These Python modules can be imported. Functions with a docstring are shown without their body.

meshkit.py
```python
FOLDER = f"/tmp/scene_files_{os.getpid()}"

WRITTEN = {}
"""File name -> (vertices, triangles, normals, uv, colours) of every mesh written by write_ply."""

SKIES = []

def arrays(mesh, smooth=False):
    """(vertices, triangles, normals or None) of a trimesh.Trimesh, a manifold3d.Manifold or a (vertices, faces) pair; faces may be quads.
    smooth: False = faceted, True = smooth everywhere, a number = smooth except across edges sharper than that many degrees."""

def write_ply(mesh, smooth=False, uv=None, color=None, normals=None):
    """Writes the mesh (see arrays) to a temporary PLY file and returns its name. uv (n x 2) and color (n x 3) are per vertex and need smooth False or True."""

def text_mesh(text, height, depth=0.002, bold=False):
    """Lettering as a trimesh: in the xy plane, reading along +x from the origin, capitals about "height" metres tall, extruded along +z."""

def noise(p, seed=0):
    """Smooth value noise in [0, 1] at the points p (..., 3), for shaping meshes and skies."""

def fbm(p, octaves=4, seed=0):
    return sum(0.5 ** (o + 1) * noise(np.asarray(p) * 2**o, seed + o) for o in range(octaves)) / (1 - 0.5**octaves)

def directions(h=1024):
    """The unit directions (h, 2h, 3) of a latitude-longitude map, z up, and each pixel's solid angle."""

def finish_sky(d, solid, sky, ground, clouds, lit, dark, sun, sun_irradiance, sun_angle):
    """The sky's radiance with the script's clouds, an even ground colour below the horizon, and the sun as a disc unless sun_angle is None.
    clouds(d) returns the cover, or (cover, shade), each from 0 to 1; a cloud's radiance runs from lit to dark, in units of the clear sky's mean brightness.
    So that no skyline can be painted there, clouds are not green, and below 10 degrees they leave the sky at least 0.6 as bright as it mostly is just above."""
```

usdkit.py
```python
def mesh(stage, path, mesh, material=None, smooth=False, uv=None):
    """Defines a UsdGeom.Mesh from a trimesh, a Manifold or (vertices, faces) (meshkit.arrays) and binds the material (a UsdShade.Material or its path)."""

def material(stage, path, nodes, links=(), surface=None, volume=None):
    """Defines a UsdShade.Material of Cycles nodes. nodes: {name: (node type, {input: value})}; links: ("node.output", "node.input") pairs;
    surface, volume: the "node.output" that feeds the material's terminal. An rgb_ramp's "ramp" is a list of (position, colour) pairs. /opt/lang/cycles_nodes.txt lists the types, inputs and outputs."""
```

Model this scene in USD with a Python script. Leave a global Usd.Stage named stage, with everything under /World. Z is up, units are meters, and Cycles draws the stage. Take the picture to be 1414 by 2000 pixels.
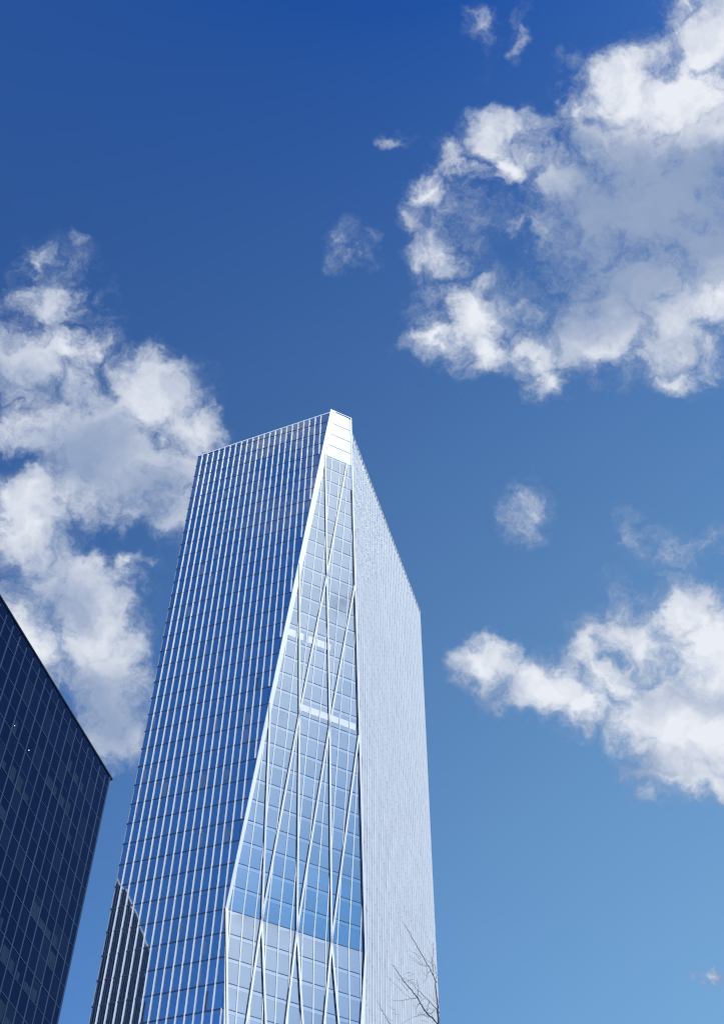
import math, random
import numpy as np
import trimesh
import usdkit
from pxr import Usd, UsdGeom, UsdLux, UsdShade, Gf, Sdf, Vt

stage = Usd.Stage.CreateInMemory()
UsdGeom.SetStageUpAxis(stage, UsdGeom.Tokens.z)
UsdGeom.Xform.Define(stage, '/World')
UsdGeom.Scope.Define(stage, '/World/Looks')
random.seed(7)
rng = np.random.default_rng(7)


def H(a):
    a = math.radians(a)
    return np.array([math.sin(a), math.cos(a), 0.0])


UP = np.array([0.0, 0.0, 1.0])

# ------------------------------------------------------------------ camera, sun, sky
CAM = np.array([0.0, 0.0, 1.6])
PITCH, ROLL = math.radians(53.9615), math.radians(0.522)
EXPOSURE = 0.0
SUN_AZ, SUN_EL = 149.0, 50.0
SUN_INTENSITY = 0.8
SKY_STRENGTH = 0.1

fwd = np.array([0, math.cos(PITCH), math.sin(PITCH)])
rgt = np.array([1.0, 0, 0])
upv = np.cross(rgt, fwd)
rgt, upv = math.cos(ROLL) * rgt + math.sin(ROLL) * upv, -math.sin(ROLL) * rgt + math.cos(ROLL) * upv
cam = UsdGeom.Camera.Define(stage, '/World/camera')
m4 = Gf.Matrix4d(*[float(v) for v in (*rgt, 0, *upv, 0, *(-fwd), 0, *CAM, 1)])
cam.AddTransformOp().Set(m4)
cam.CreateHorizontalApertureAttr(24.0)
cam.CreateVerticalApertureAttr(24.0 * 1024 / 723)
cam.CreateFocalLengthAttr(24.0 * 2558.6 / 1414.0)
cam.CreateExposureAttr(EXPOSURE)
cam.CreateClippingRangeAttr(Gf.Vec2f(0.1, 20000))

SUN = math.cos(math.radians(SUN_EL)) * H(SUN_AZ) + math.sin(math.radians(SUN_EL)) * UP
sun = UsdLux.DistantLight.Define(stage, '/World/sun')
zx = np.cross(UP, SUN); zx /= np.linalg.norm(zx)
zy = np.cross(SUN, zx)
sun.AddTransformOp().Set(Gf.Matrix4d(*[float(v) for v in (*zx, 0, *zy, 0, *SUN, 0, 0, 0, 0, 1)]))
sun.CreateNormalizeAttr(True)
sun.CreateIntensityAttr(SUN_INTENSITY)
sun.CreateAngleAttr(0.5)
sun.CreateColorAttr(Gf.Vec3f(1.0, 0.955, 0.89))

# clouds as oval patches of sky: (x, y, half width, half height, weight) on the unit sphere,
# x to the east, y up, seen about the point 54 degrees up in the north
CLOUD = [
    (-0.2043, -0.0705, 0.0475, 0.0417, 1), (-0.1829, -0.1161, 0.0313, 0.0376, 1), (-0.2451, -0.0022, 0.032, 0.0341, 1), (-0.2231, 0.1153, 0.0391, 0.0232, 0.9),
    (0.1852, -0.1203, 0.0331, 0.0225, 0.95), (0.114, -0.1204, 0.0266, 0.0182, 0.9), (0.1744, -0.0942, 0.0223, 0.019, 0.8), (-0.209, 0.0895, 0.0364, 0.0264, 1),
    (0.1106, 0.1695, 0.034, 0.0223, 0.42), (0.0712, 0.2284, 0.0302, 0.0216, 0.36), (0.1318, 0.2095, 0.0297, 0.0326, 0.55), (0.0536, 0.1623, 0.0269, 0.0225, 0.45),
    (0.064, 0.214, 0.0228, 0.0327, 0.34), (0.1532, 0.2962, 0.0216, 0.0303, 0.7), (0.1726, 0.2717, 0.043, 0.024, 0.8), (0.1065, 0.284, 0.0291, 0.0143, 0.7),
    (0.072, 0.2638, 0.0224, 0.0175, 0.6), (0.1345, 0.1242, 0.0397, 0.0256, 0.7), (0.111, 0.1545, 0.0341, 0.0262, 0.6), (0.0652, 0.1585, 0.0268, 0.0225, 0.55),
    (0.1777, 0.1684, 0.055, 0.0442, 0.7), (0.1948, 0.2571, 0.0568, 0.038, 0.9), (-0.2009, 0.1422, 0.0211, 0.0159, 0.5), (-0.1835, 0.0367, 0.0593, 0.0536, 0.9),
    (-0.142, 0.0026, 0.0265, 0.0309, 0.8), (0.0909, 0.1992, 0.0529, 0.0694, 0.3), (0.1262, 0.1506, 0.0452, 0.03, 0.45), (-0.2256, 0.1631, 0.0534, 0.0365, 0.34),
    (-0.1456, -0.0206, 0.034, 0.0232, 0.3), (0.215, -0.0171, 0.069, 0.0305, 0.22), (0.1258, 0.2629, 0.0441, 0.0383, 0.42), (0.0893, 0.3442, 0.0217, 0.0193, 0.28),
    (-0.1734, -0.1238, 0.0259, 0.0451, 0.4), (0.1444, 0.169, 0.0336, 0.0222, 0.5), (0.2433, 0.3365, 0.0401, 0.0379, 1), (0.2188, 0.3477, 0.0203, 0.0188, 0.8),
    (0.1827, 0.3066, 0.0437, 0.0286, 1), (0.2269, 0.2959, 0.0515, 0.0281, 1), (0.1477, 0.3262, 0.0161, 0.0098, 0.6), (0.2493, 0.2712, 0.0408, 0.0269, 1),
    (0.0921, 0.2757, 0.0276, 0.0244, 0.95), (0.1077, 0.2546, 0.0186, 0.0141, 0.9), (0.0805, 0.2897, 0.0111, 0.012, 0.6), (0.1288, 0.2784, 0.0218, 0.014, 0.55),
    (0.2145, 0.2249, 0.1013, 0.0616, 0.85), (0.2478, 0.1952, 0.066, 0.0677, 0.85), (0.1728, 0.1977, 0.0602, 0.0459, 0.62), (0.1597, 0.1576, 0.0445, 0.0334, 0.6),
    (0.1405, 0.2625, 0.0292, 0.0243, 0.5), (0.1452, 0.2414, 0.0183, 0.0148, 0.9), (0.1092, 0.2135, 0.0185, 0.0095, 0.45), (0.0502, 0.2357, 0.0226, 0.0155, 0.72),
    (0.0392, 0.2177, 0.0152, 0.02, 0.6), (0.053, 0.192, 0.0281, 0.0192, 0.72), (0.078, 0.2532, 0.0249, 0.013, 0.6), (0.0846, 0.1453, 0.0436, 0.0288, 0.95),
    (0.0541, 0.132, 0.0231, 0.0228, 0.7), (0.0966, 0.1206, 0.0373, 0.0208, 0.85), (0.1425, 0.1052, 0.0254, 0.0185, 0.85), (0.1751, 0.1388, 0.0454, 0.0353, 1),
    (0.2332, 0.1376, 0.0497, 0.0406, 1), (0.2307, 0.108, 0.0215, 0.0168, 0.8), (0.1996, 0.1679, 0.0543, 0.033, 0.9), (0.2571, 0.1516, 0.0313, 0.0401, 1),
    (0.0836, 0.3492, 0.0181, 0.016, 0.6), (0.111, 0.3436, 0.0079, 0.0177, 0.45), (0.0193, 0.271, 0.0158, 0.0077, 0.42), (-0.0102, 0.1991, 0.0157, 0.0173, 0.5),
    (0.1245, 0.0012, 0.0211, 0.0244, 0.5), (0.1996, -0.0077, 0.0136, 0.0235, 0.5), (0.251, -0.0261, 0.0288, 0.0185, 0.5), (0.2259, -0.0284, 0.0139, 0.0103, 0.38),
    (0.2469, -0.3221, 0.0161, 0.007, 0.55), (0.0352, 0.0995, 0.0083, 0.0057, 0.3), (-0.2104, 0.1929, 0.0097, 0.0092, 0.35), (-0.2412, 0.1732, 0.0203, 0.0175, 0.62),
    (-0.226, 0.1485, 0.0388, 0.0188, 0.72), (-0.2447, 0.1033, 0.046, 0.0372, 1), (-0.2123, 0.1157, 0.0315, 0.024, 0.9), (-0.1629, 0.0869, 0.0482, 0.0367, 1),
    (-0.1385, 0.0644, 0.0341, 0.0327, 1), (-0.2019, 0.0555, 0.0695, 0.0419, 1), (-0.2452, 0.0583, 0.0391, 0.0264, 1), (-0.1195, 0.0648, 0.021, 0.0212, 0.8),
    (-0.1572, 0.014, 0.0395, 0.0463, 0.95), (-0.1384, 0.0297, 0.0228, 0.0425, 0.9), (-0.252, -0.025, 0.0425, 0.0415, 1), (-0.2229, -0.0515, 0.0494, 0.0432, 1),
    (-0.2432, -0.0965, 0.0461, 0.056, 1), (-0.1998, -0.1008, 0.0369, 0.0487, 1), (-0.1802, -0.1424, 0.0351, 0.0469, 0.95), (-0.1901, -0.1681, 0.0255, 0.0331, 0.85),
    (-0.1677, -0.1276, 0.0223, 0.0225, 0.6), (-0.1697, -0.0438, 0.0259, 0.0106, 0.6), (-0.1706, -0.0897, 0.0171, 0.0114, 0.4), (-0.2594, 0.009, 0.0211, 0.0226, 0.85),
    (0.0988, -0.115, 0.0322, 0.0225, 1), (0.1367, -0.1292, 0.041, 0.027, 1), (0.159, -0.1455, 0.0335, 0.0205, 0.9), (0.2039, -0.0933, 0.0474, 0.0415, 1),
    (0.1967, -0.0784, 0.0294, 0.0228, 1), (0.2419, -0.0772, 0.0391, 0.0338, 1), (0.2611, -0.0952, 0.0385, 0.0483, 1), (0.2282, -0.1447, 0.0535, 0.0442, 1),
    (0.2307, -0.181, 0.0389, 0.0289, 1), (0.2593, -0.165, 0.0312, 0.0398, 1), (0.1706, -0.1056, 0.026, 0.0227, 0.9), (0.2192, -0.2067, 0.0142, 0.0107, 0.5),
    (0.258, -0.1972, 0.0207, 0.0178, 0.8)]
HOLE = [
    (0.1003, 0.1991, 0.0249, 0.0241, 0.42), (0.1512, 0.2674, 0.0138, 0.0118, 0.5), (-0.2435, 0.0338, 0.0284, 0.0101, 0.5), (-0.1886, -0.0247, 0.0277, 0.0138, 0.6),
    (-0.1606, -0.0246, 0.0225, 0.0154, 0.6), (0.2089, 0.3052, 0.0179, 0.0156, 0.4), (-0.1438, -0.1127, 0.015, 0.0265, 0.5)]
GREY = [
    (-0.2307, 0.0888, 0.1177, 0.0749, 0.24), (-0.2229, -0.0515, 0.1079, 0.1094, 0.24), (-0.1871, -0.1534, 0.0548, 0.0555, 0.6), (0.2183, 0.2212, 0.1083, 0.058, 1),
    (0.1771, 0.1831, 0.0769, 0.0495, 0.9), (0.2512, 0.2474, 0.0513, 0.0309, 0.8), (-0.2056, 0.044, 0.0694, 0.0343, 0.7), (-0.1572, 0.014, 0.0526, 0.0463, 0.55),
    (-0.2261, -0.0704, 0.036, 0.0227, 0.5), (-0.2099, -0.1269, 0.0326, 0.0224, 0.5), (0.2355, -0.137, 0.0568, 0.0221, 0.35), (0.1549, 0.2655, 0.0326, 0.0207, 0.7),
    (0.1178, -0.1316, 0.0341, 0.0151, 0.35)]
# the bright haze that the bevelled corner mirrors, beyond the picture: azimuth, elevation, half sizes in degrees, tilt, weight
MIRRORED = [(223, 58, 14, 8, 0, 0.48), (126, 43.5, 8, 3.2, 0, 0.55), (131, 38, 6, 1.6, 10, 0.35)]


class Graph:
    def __init__(self):
        self.n, self.l, self.k = {}, [], 0
        self.hair = 0.0      # keeps the nodes of separate cloud banks apart, so that only the bank looked at is worked out

    def add(self, kind, links=None, **inp):
        self.k += 1
        name = 'n%d' % self.k
        self.n[name] = (kind, inp)
        for sock, src in (links or {}).items():
            if isinstance(src, (int, float)):
                self.n[name][1][sock] = src
            else:
                self.l.append((src, name + '.' + sock))
        return name

    def math(self, op, a, b=0.5, c=None, clamp=False):
        d = {'value1': a, 'value2': b}
        if c is not None:
            d['value3'] = c
        return self.add('math', d, math_type=op, use_clamp=clamp) + '.value'

    def remap(self, v, a, b, c=0.0, d=1.0, kind='smoothstep'):
        return self.add('map_range', {'value': v}, range_type=kind, from_min=a, from_max=b, to_min=c, to_max=d, clamp=True) + '.result'

    def mix(self, fac, a, b, kind='mix'):
        lk, inp = {}, {}
        for s, v in (('fac', fac), ('color1', a), ('color2', b)):
            if isinstance(v, str):
                lk[s] = v
            else:
                inp[s] = v
        return self.add('mix', lk, mix_type=kind, **inp) + '.color'


def blob(g, vec, e):
    """0 outside, 1 in the middle of an oval patch of sky"""
    az, el, ra, rb, tilt, w = e
    hz = H(az)
    d = math.cos(math.radians(el)) * hz + math.sin(math.radians(el)) * UP
    r = H(az + 90)
    u = np.cross(r, d)
    c, s = math.cos(math.radians(tilt)), math.sin(math.radians(tilt))
    a, b = c * r + s * u, -s * r + c * u
    M = np.stack([a, b, np.cross(a, b)], 1)
    sy = -M[2, 0]
    ry = math.asin(max(-1, min(1, sy)))
    rx = math.atan2(M[2, 1], M[2, 2])
    rz = math.atan2(M[1, 0], M[0, 0])
    ra, rb = math.sin(math.radians(ra)), math.sin(math.radians(rb))
    mp = g.add('mapping', {'vector': vec}, mapping_type='texture', location=tuple(d), rotation=(rx, ry, rz), scale=(ra, rb, max(ra, rb)))
    gr = g.add('gradient_texture', {'vector': mp + '.vector'}, gradient_type='spherical')
    return gr + '.fac', w


def union(g, vec, table, power):
    acc = None
    for e in table:
        f, w = blob(g, vec, e)
        v = g.math('multiply', g.remap(f, 0.0, power), w)
        acc = v if acc is None else g.math('maximum', acc, v)
    return acc


def patches(g, vec, table):
    acc = None
    for x, y, ra, rb, w in table:
        ra, rb = ra * 1.36, rb * 1.36
        v = g.add('vector_math', {'vector1': vec}, math_type='multiply_add', vector2=(1 / ra + g.hair, 1 / rb + g.hair, 0.0), vector3=(-x / ra, -y / rb, 0.0)) + '.vector'
        f = g.add('gradient_texture', {'vector': v}, gradient_type='spherical') + '.fac'
        if w != 1:
            f = g.math('multiply', f, w)
        acc = f if acc is None else g.math('maximum', acc, f)
    return acc


g = Graph()
tc = g.add('texture_coordinate')
D = tc + '.generated'
sep = g.add('separate_xyz', {'vector': D})
sky = g.add('sky_texture', sky_type='single_scattering', sun_disc=False, sun_elevation=math.radians(SUN_EL), sun_rotation=math.radians(SUN_AZ),
            altitude=100.0, air_density=1.0, aerosol_density=0.6, ozone_density=3.0)
skc = g.add('gamma', {'color': sky + '.color'}, gamma=2.0) + '.color'
skc = g.mix(1.0, skc, (0.26, 0.5, 0.57), 'multiply')
# paler towards the horizon, where the air is thicker
hz = g.remap(sep + '.z', 0.965, 0.30, 0.0, 1.0, kind='linear')
hz = g.math('power', hz, 0.7)
hz = g.math('multiply', hz, g.remap(sep + '.x', -0.45, 0.40, 0.25, 1.0))
hz = g.math('maximum', hz, g.remap(sep + '.z', 0.46, 0.08))
skc = g.mix(hz, skc, (2.45, 5.0, 7.6))
# the bright air round the sun
glow = g.add('vector_math', {'vector1': D}, math_type='dot_product', vector2=tuple(SUN)) + '.value'
glow = g.math('multiply', g.remap(glow, math.cos(math.radians(26)), math.cos(math.radians(9))), 0.95)
skc = g.mix(glow, skc, (11.5, 13, 15.4))


def cloud_shade(body, W, grey):
    f1 = g.add('noise_texture', {'vector': W}, scale=28.0 + g.hair, detail=9.0, roughness=0.68, lacunarity=2.15) + '.fac'
    f3 = g.add('noise_texture', {'vector': W}, scale=17.0 + g.hair, detail=3.0, roughness=0.5) + '.fac'
    f4 = g.add('noise_texture', {'vector': g.add('vector_math', {'vector1': W}, math_type='add', vector2=tuple(SUN * 0.010 + UP * 0.012)) + '.vector'}, scale=17.0 + g.hair, detail=3.0, roughness=0.5) + '.fac'
    thick = g.math('multiply_add', g.math('subtract', f3, 0.5), g.remap(body, 0.0, 0.5, 0.0, 1.0), body)
    field = g.math('multiply_add', g.math('subtract', f1, 0.5), g.remap(body, 0.0, 0.35, 0.0, 2.0), thick)
    cover = g.math('multiply', g.remap(field, 0.06, 0.95), 0.98)
    lit = g.math('multiply_add', g.remap(g.mix(0.35, thick, field), 0.12, 1.3), 0.95, 0.05)
    lit = g.math('multiply_add', g.math('subtract', f3, f4), 1.6, lit)
    if grey is not None:
        lit = g.math('multiply', lit, g.math('multiply_add', g.remap(grey, 0.0, 0.62), -0.92, 1.0))
    lit = g.remap(lit, 0.0, 1.0, kind='linear')
    return g.mix(cover, skc, g.mix(lit, (2.5, 3.4, 5.3), (8.3, 8.6, 9.2)))


# ragged edges: the oval patches are bent by noise before they are read
wn = g.add('noise_texture', {'vector': D}, scale=24.0, detail=4.0, roughness=0.6)
wv = g.add('vector_math', {'vector1': wn + '.color'}, math_type='subtract', vector2=(0.5, 0.5, 0.5))
W = g.add('vector_math', {'vector1': wv + '.vector', 'vector3': D}, math_type='multiply_add', vector2=(0.06, 0.06, 0.06)) + '.vector'
EL0 = math.radians(53.96)
Q = g.add('vector_rotate', {'vector': W}, rotate_type='x_axis', angle=-math.pi / 2 - EL0) + '.vector'


def plain():
    g.hair += 3e-6
    return g.add('background_shader', {'color': skc}, strength=SKY_STRENGTH + g.hair * 0.01) + '.background'


def choose(fac, a, b):
    return g.add('mix_closure', {'fac': fac, 'closure1': a, 'closure2': b}) + '.closure'


def cloudy(body, grey):
    shaded = g.add('background_shader', {'color': cloud_shade(body, W, grey)}, strength=SKY_STRENGTH) + '.background'
    return choose(g.math('greater_than', body, 0.005), plain(), shaded)


def touching(table, r):
    return [e for e in table if e[0] + e[2] * 1.36 > r[0] and e[0] - e[2] * 1.36 < r[1] and e[1] + e[3] * 1.36 > r[2] and e[1] - e[3] * 1.36 < r[3]]


def bank(r, level=0):
    """the clouds within a rectangle of sky; halved until few patches are left, so that each look at the sky reads few"""
    cloud, hole, grey = touching(CLOUD, r), touching(HOLE, r), touching(GREY, r)
    if not cloud:
        return plain()
    if level < 6 and len(cloud) > 7:
        k = 0 if r[1] - r[0] > r[3] - r[2] else 2
        m = (r[k] + r[k + 1]) / 2
        ra, rb = list(r), list(r)
        ra[k + 1], rb[k] = m, m
        return choose(g.math('greater_than', qs + ('.x' if k == 0 else '.y'), m), bank(ra, level + 1), bank(rb, level + 1))
    g.hair += 3e-5
    body = g.remap(patches(g, Q, cloud), 0.0, 0.8, kind='linear')
    if hole:
        body = g.math('subtract', body, g.math('multiply', g.remap(patches(g, Q, hole), 0.0, 0.85), 0.6))
    return cloudy(body, patches(g, Q, grey) if grey else None)


# (a) the northern sky
qs = g.add('separate_xyz', {'vector': Q})
north = bank((-0.45, 0.45, -0.52, 0.52))
# (b) the rest of the sky carries scattered cumulus of the same kind
lo = g.add('noise_texture', {'vector': D}, scale=2.6, detail=3.0, roughness=0.55)
gen = g.remap(lo + '.fac', 0.54, 0.72)
keep = union(g, D, [(0, 54, 36, 36, 0, 1.0), (-133, 45, 30, 30, 0, 1.0), (136, 46, 26, 26, 0, 1.0)], 0.25)
gen = g.math('multiply', gen, g.math('subtract', 1.0, keep))
gen = g.math('maximum', gen, union(g, D, MIRRORED, 1.0))
gen = g.math('multiply', gen, g.remap(sep + '.z', 0.02, 0.2))
g.hair += 3e-5
rest = cloudy(gen, None)
dt = g.add('vector_math', {'vector1': D}, math_type='dot_product', vector2=(0.0, math.cos(EL0), math.sin(EL0))) + '.value'
mx = choose(g.math('greater_than', dt, math.cos(math.radians(29.0))), rest, north)
sky_mat = usdkit.material(stage, '/World/Looks/sky', g.n, g.l, surface=mx)
dome = UsdLux.DomeLight.Define(stage, '/World/sky')
dome.CreateIntensityAttr(1.0)
UsdShade.MaterialBindingAPI.Apply(dome.GetPrim()).Bind(sky_mat)

# ------------------------------------------------------------------ helpers
_names = {}


def numbered(parent, name):
    k = _names.get((parent, name), 0)
    _names[(parent, name)] = k + 1
    return name if k == 0 else '%s_%03d' % (name, k)


def tag(p, label=None, category=None, group=None, kind=None):
    for k, v in (('label', label), ('category', category), ('group', group), ('kind', kind)):
        if v:
            p.SetCustomDataByKey(k, v)
    return p


def thing(name, label, category, loc=(0, 0, 0)):
    path = '/World/' + numbered('/World', name)
    x = UsdGeom.Xform.Define(stage, path)
    x.AddTranslateOp().Set(Gf.Vec3d(*[float(v) for v in loc]))
    x.GetPrim().SetCustomDataByKey('label', label)
    x.GetPrim().SetCustomDataByKey('category', category)
    return path, np.array(loc, float)


class MB:
    """collects pieces of one mesh"""

    def __init__(self):
        self.v, self.f, self.c = [], [], 0

    def add(self, v, f):
        v = np.asarray(v, float); f = np.asarray(f, int)
        self.v.append(v); self.f.append(f + self.c); self.c += len(v)

    def prism(self, ring, vec):
        """a flat convex ring swept along vec"""
        ring = np.asarray(ring, float); n = len(ring)
        v = np.vstack([ring, ring + np.asarray(vec, float)])
        f = []
        nr = np.zeros(3)
        for i in range(n):
            nr += np.cross(ring[i], ring[(i + 1) % n])
        flip = nr @ np.asarray(vec, float) < 0
        for i in range(1, n - 1):
            f.append([0, i + 1, i]); f.append([n, n + i, n + i + 1])
        for i in range(n):
            j = (i + 1) % n
            f.append([i, j, n + j]); f.append([i, n + j, n + i])
        f = np.array(f)
        self.add(v, f[:, ::-1] if flip else f)

    def slab(self, c8):
        """box of eight corners: bottom 4 then top 4, both the same way round"""
        q = [[0, 3, 2, 1], [4, 5, 6, 7], [0, 1, 5, 4], [1, 2, 6, 5], [2, 3, 7, 6], [3, 0, 4, 7]]
        f = []
        for a, b, c, d in q:
            f += [[a, b, c], [a, c, d]]
        f = np.array(f); v = np.asarray(c8, float)
        t = v[f]
        vol = np.einsum('ij,ij->i', t[:, 0] - v.mean(0), np.cross(t[:, 1] - v.mean(0), t[:, 2] - v.mean(0))).sum()
        self.add(v, f[:, ::-1] if vol < 0 else f)

    def build(self, name, mat, parent, origin=(0, 0, 0), label=None, kind=None, smooth=False):
        if not self.v:
            return None
        path = parent + '/' + numbered(parent, name)
        v = np.vstack(self.v) - np.asarray(origin, float)
        m = usdkit.mesh(stage, path, (v, np.vstack(self.f)), mat, smooth=smooth)
        tag(m.GetPrim(), label=label, kind=kind)
        return path


def mat(name, nodes, links, surface):
    return usdkit.material(stage, '/World/Looks/' + name, nodes, links, surface=surface)


def paint(name, col, rough=0.4, metallic=0.0, vary=0.08, scale=0.6, spec=0.5, stretch=(1, 1, 0.12)):
    """painted metal or stone with slow streaks and fine grain"""
    lo = tuple(c * (1 - vary) for c in col); hi = tuple(min(1, c * (1 + vary)) for c in col)
    return mat(name, {
        'p': ('geometry', {}), 'm': ('mapping', {'mapping_type': 'point', 'scale': stretch}),
        'n': ('noise_texture', {'scale': scale, 'detail': 6.0, 'roughness': 0.6}),
        'r': ('rgb_ramp', {'ramp': [(0.3, lo), (0.7, hi)]}),
        'k': ('map_range', {'from_min': 0.3, 'from_max': 0.7, 'to_min': rough * 0.85, 'to_max': rough * 1.15}),
        's': ('principled_bsdf', {'metallic': metallic, 'specular_ior_level': spec})},
        [('p.position', 'm.vector'), ('m.vector', 'n.vector'), ('n.fac', 'r.fac'), ('r.color', 's.base_color'), ('n.fac', 'k.value'), ('k.result', 's.roughness')], 's.BSDF')


def glass(name, refl, tint, through, rough=0.02, facing=0.9):
    """coated facade glass: a mirror coat over a tinted clear pane, wavy by a hair"""
    return mat(name, {
        'p': ('geometry', {}),
        'n': ('noise_texture', {'scale': 0.35, 'detail': 1.0}),
        'b': ('bump', {'strength': 0.05, 'distance': 0.006}),
        'f': ('fresnel', {'IOR': 1.5}),
        'k': ('math', {'math_type': 'multiply_add', 'value2': facing, 'value3': refl, 'use_clamp': True}),
        't': ('transparent_bsdf', {'color': through}),
        'g': ('glossy_bsdf', {'color': tint, 'roughness': rough, 'distribution': 'ggx'}),
        'x': ('mix_closure', {})},
        [('p.position', 'n.vector'), ('n.fac', 'b.height'), ('b.normal', 'g.normal'), ('f.fac', 'k.value1'), ('k.value', 'x.fac'),
         ('t.BSDF', 'x.closure1'), ('g.BSDF', 'x.closure2')], 'x.closure')


M = {}
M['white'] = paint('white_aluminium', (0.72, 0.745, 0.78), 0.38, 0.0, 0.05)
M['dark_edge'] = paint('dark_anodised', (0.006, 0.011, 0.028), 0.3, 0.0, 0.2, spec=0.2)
M['band'] = paint('grey_transom', (0.035, 0.045, 0.07), 0.4, 0.0, 0.25, 1.5)
M['band_soft'] = paint('soft_transom', (0.28, 0.31, 0.36), 0.4, 0.0, 0.2, 1.5)
M['band_pale'] = paint('pale_transom', (0.06, 0.10, 0.18), 0.4, 0.0, 0.2, 1.5)
M['shadow_box'] = paint('shadow_box', (0.30, 0.34, 0.40), 0.6, 0.0, 0.1, 0.8)
M['plate'] = paint('pale_panel', (0.74, 0.76, 0.80), 0.3, 0.0, 0.06, 2.0)
M['blind_dim'] = paint('curtain_blue', (0.075, 0.13, 0.24), 0.12, 0.0, 0.2, 2.0, spec=1.0)
M['inside'] = paint('room_depth', (0.035, 0.045, 0.06), 0.7, 0.0, 0.5, 0.35, stretch=(1, 1, 1))
M['glass_a'] = glass('coated_glass', 0.45, (0.85, 0.92, 0.98), (0.42, 0.52, 0.62))
M['glass_b'] = glass('coated_glass_deep', 0.45 - 0.02, (0.83, 0.91, 0.98), (0.40, 0.50, 0.61))
M['glass_c'] = glass('coated_glass_pale', 0.45 + 0.02, (0.87, 0.93, 0.98), (0.45, 0.54, 0.63))
M['frit'] = glass('fritted_glass', 0.45 + 0.10, (0.90, 0.95, 1.0), (0.75, 0.80, 0.85))
M['frit_blue'] = glass('fritted_blue_glass', 0.45 + 0.02, (0.84, 0.90, 0.95), (0.60, 0.66, 0.72))
M['roof'] = paint('roof_membrane', (0.30, 0.30, 0.30), 0.8, 0.0, 0.2)
M['lamp'] = mat('ceiling_lamp', {'e': ('emission', {'color': (1.0, 0.95, 0.85), 'strength': 2.5})}, [], 'e.emission')
M['navy_frame'] = paint('navy_frame', (0.034, 0.058, 0.115), 0.4, 0.0, 0.3, 1.0, spec=0.2)
M['navy_wall'] = paint('navy_core', (0.006, 0.009, 0.018), 0.6, 0.0, 0.3)
M['navy_blind'] = paint('navy_blind', (0.016, 0.029, 0.063), 0.5, 0.0, 0.5, 3.0, spec=0.15)


def dark_glass(name, base, spec):
    return mat(name, {
        'p': ('geometry', {}), 'n': ('noise_texture', {'scale': 0.5, 'detail': 2.0}), 'b': ('bump', {'strength': 0.2, 'distance': 0.01}),
        's': ('principled_bsdf', {'base_color': base, 'roughness': 0.08, 'specular_ior_level': spec})},
        [('p.position', 'n.vector'), ('n.fac', 'b.height'), ('b.normal', 's.normal')], 's.BSDF')


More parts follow.
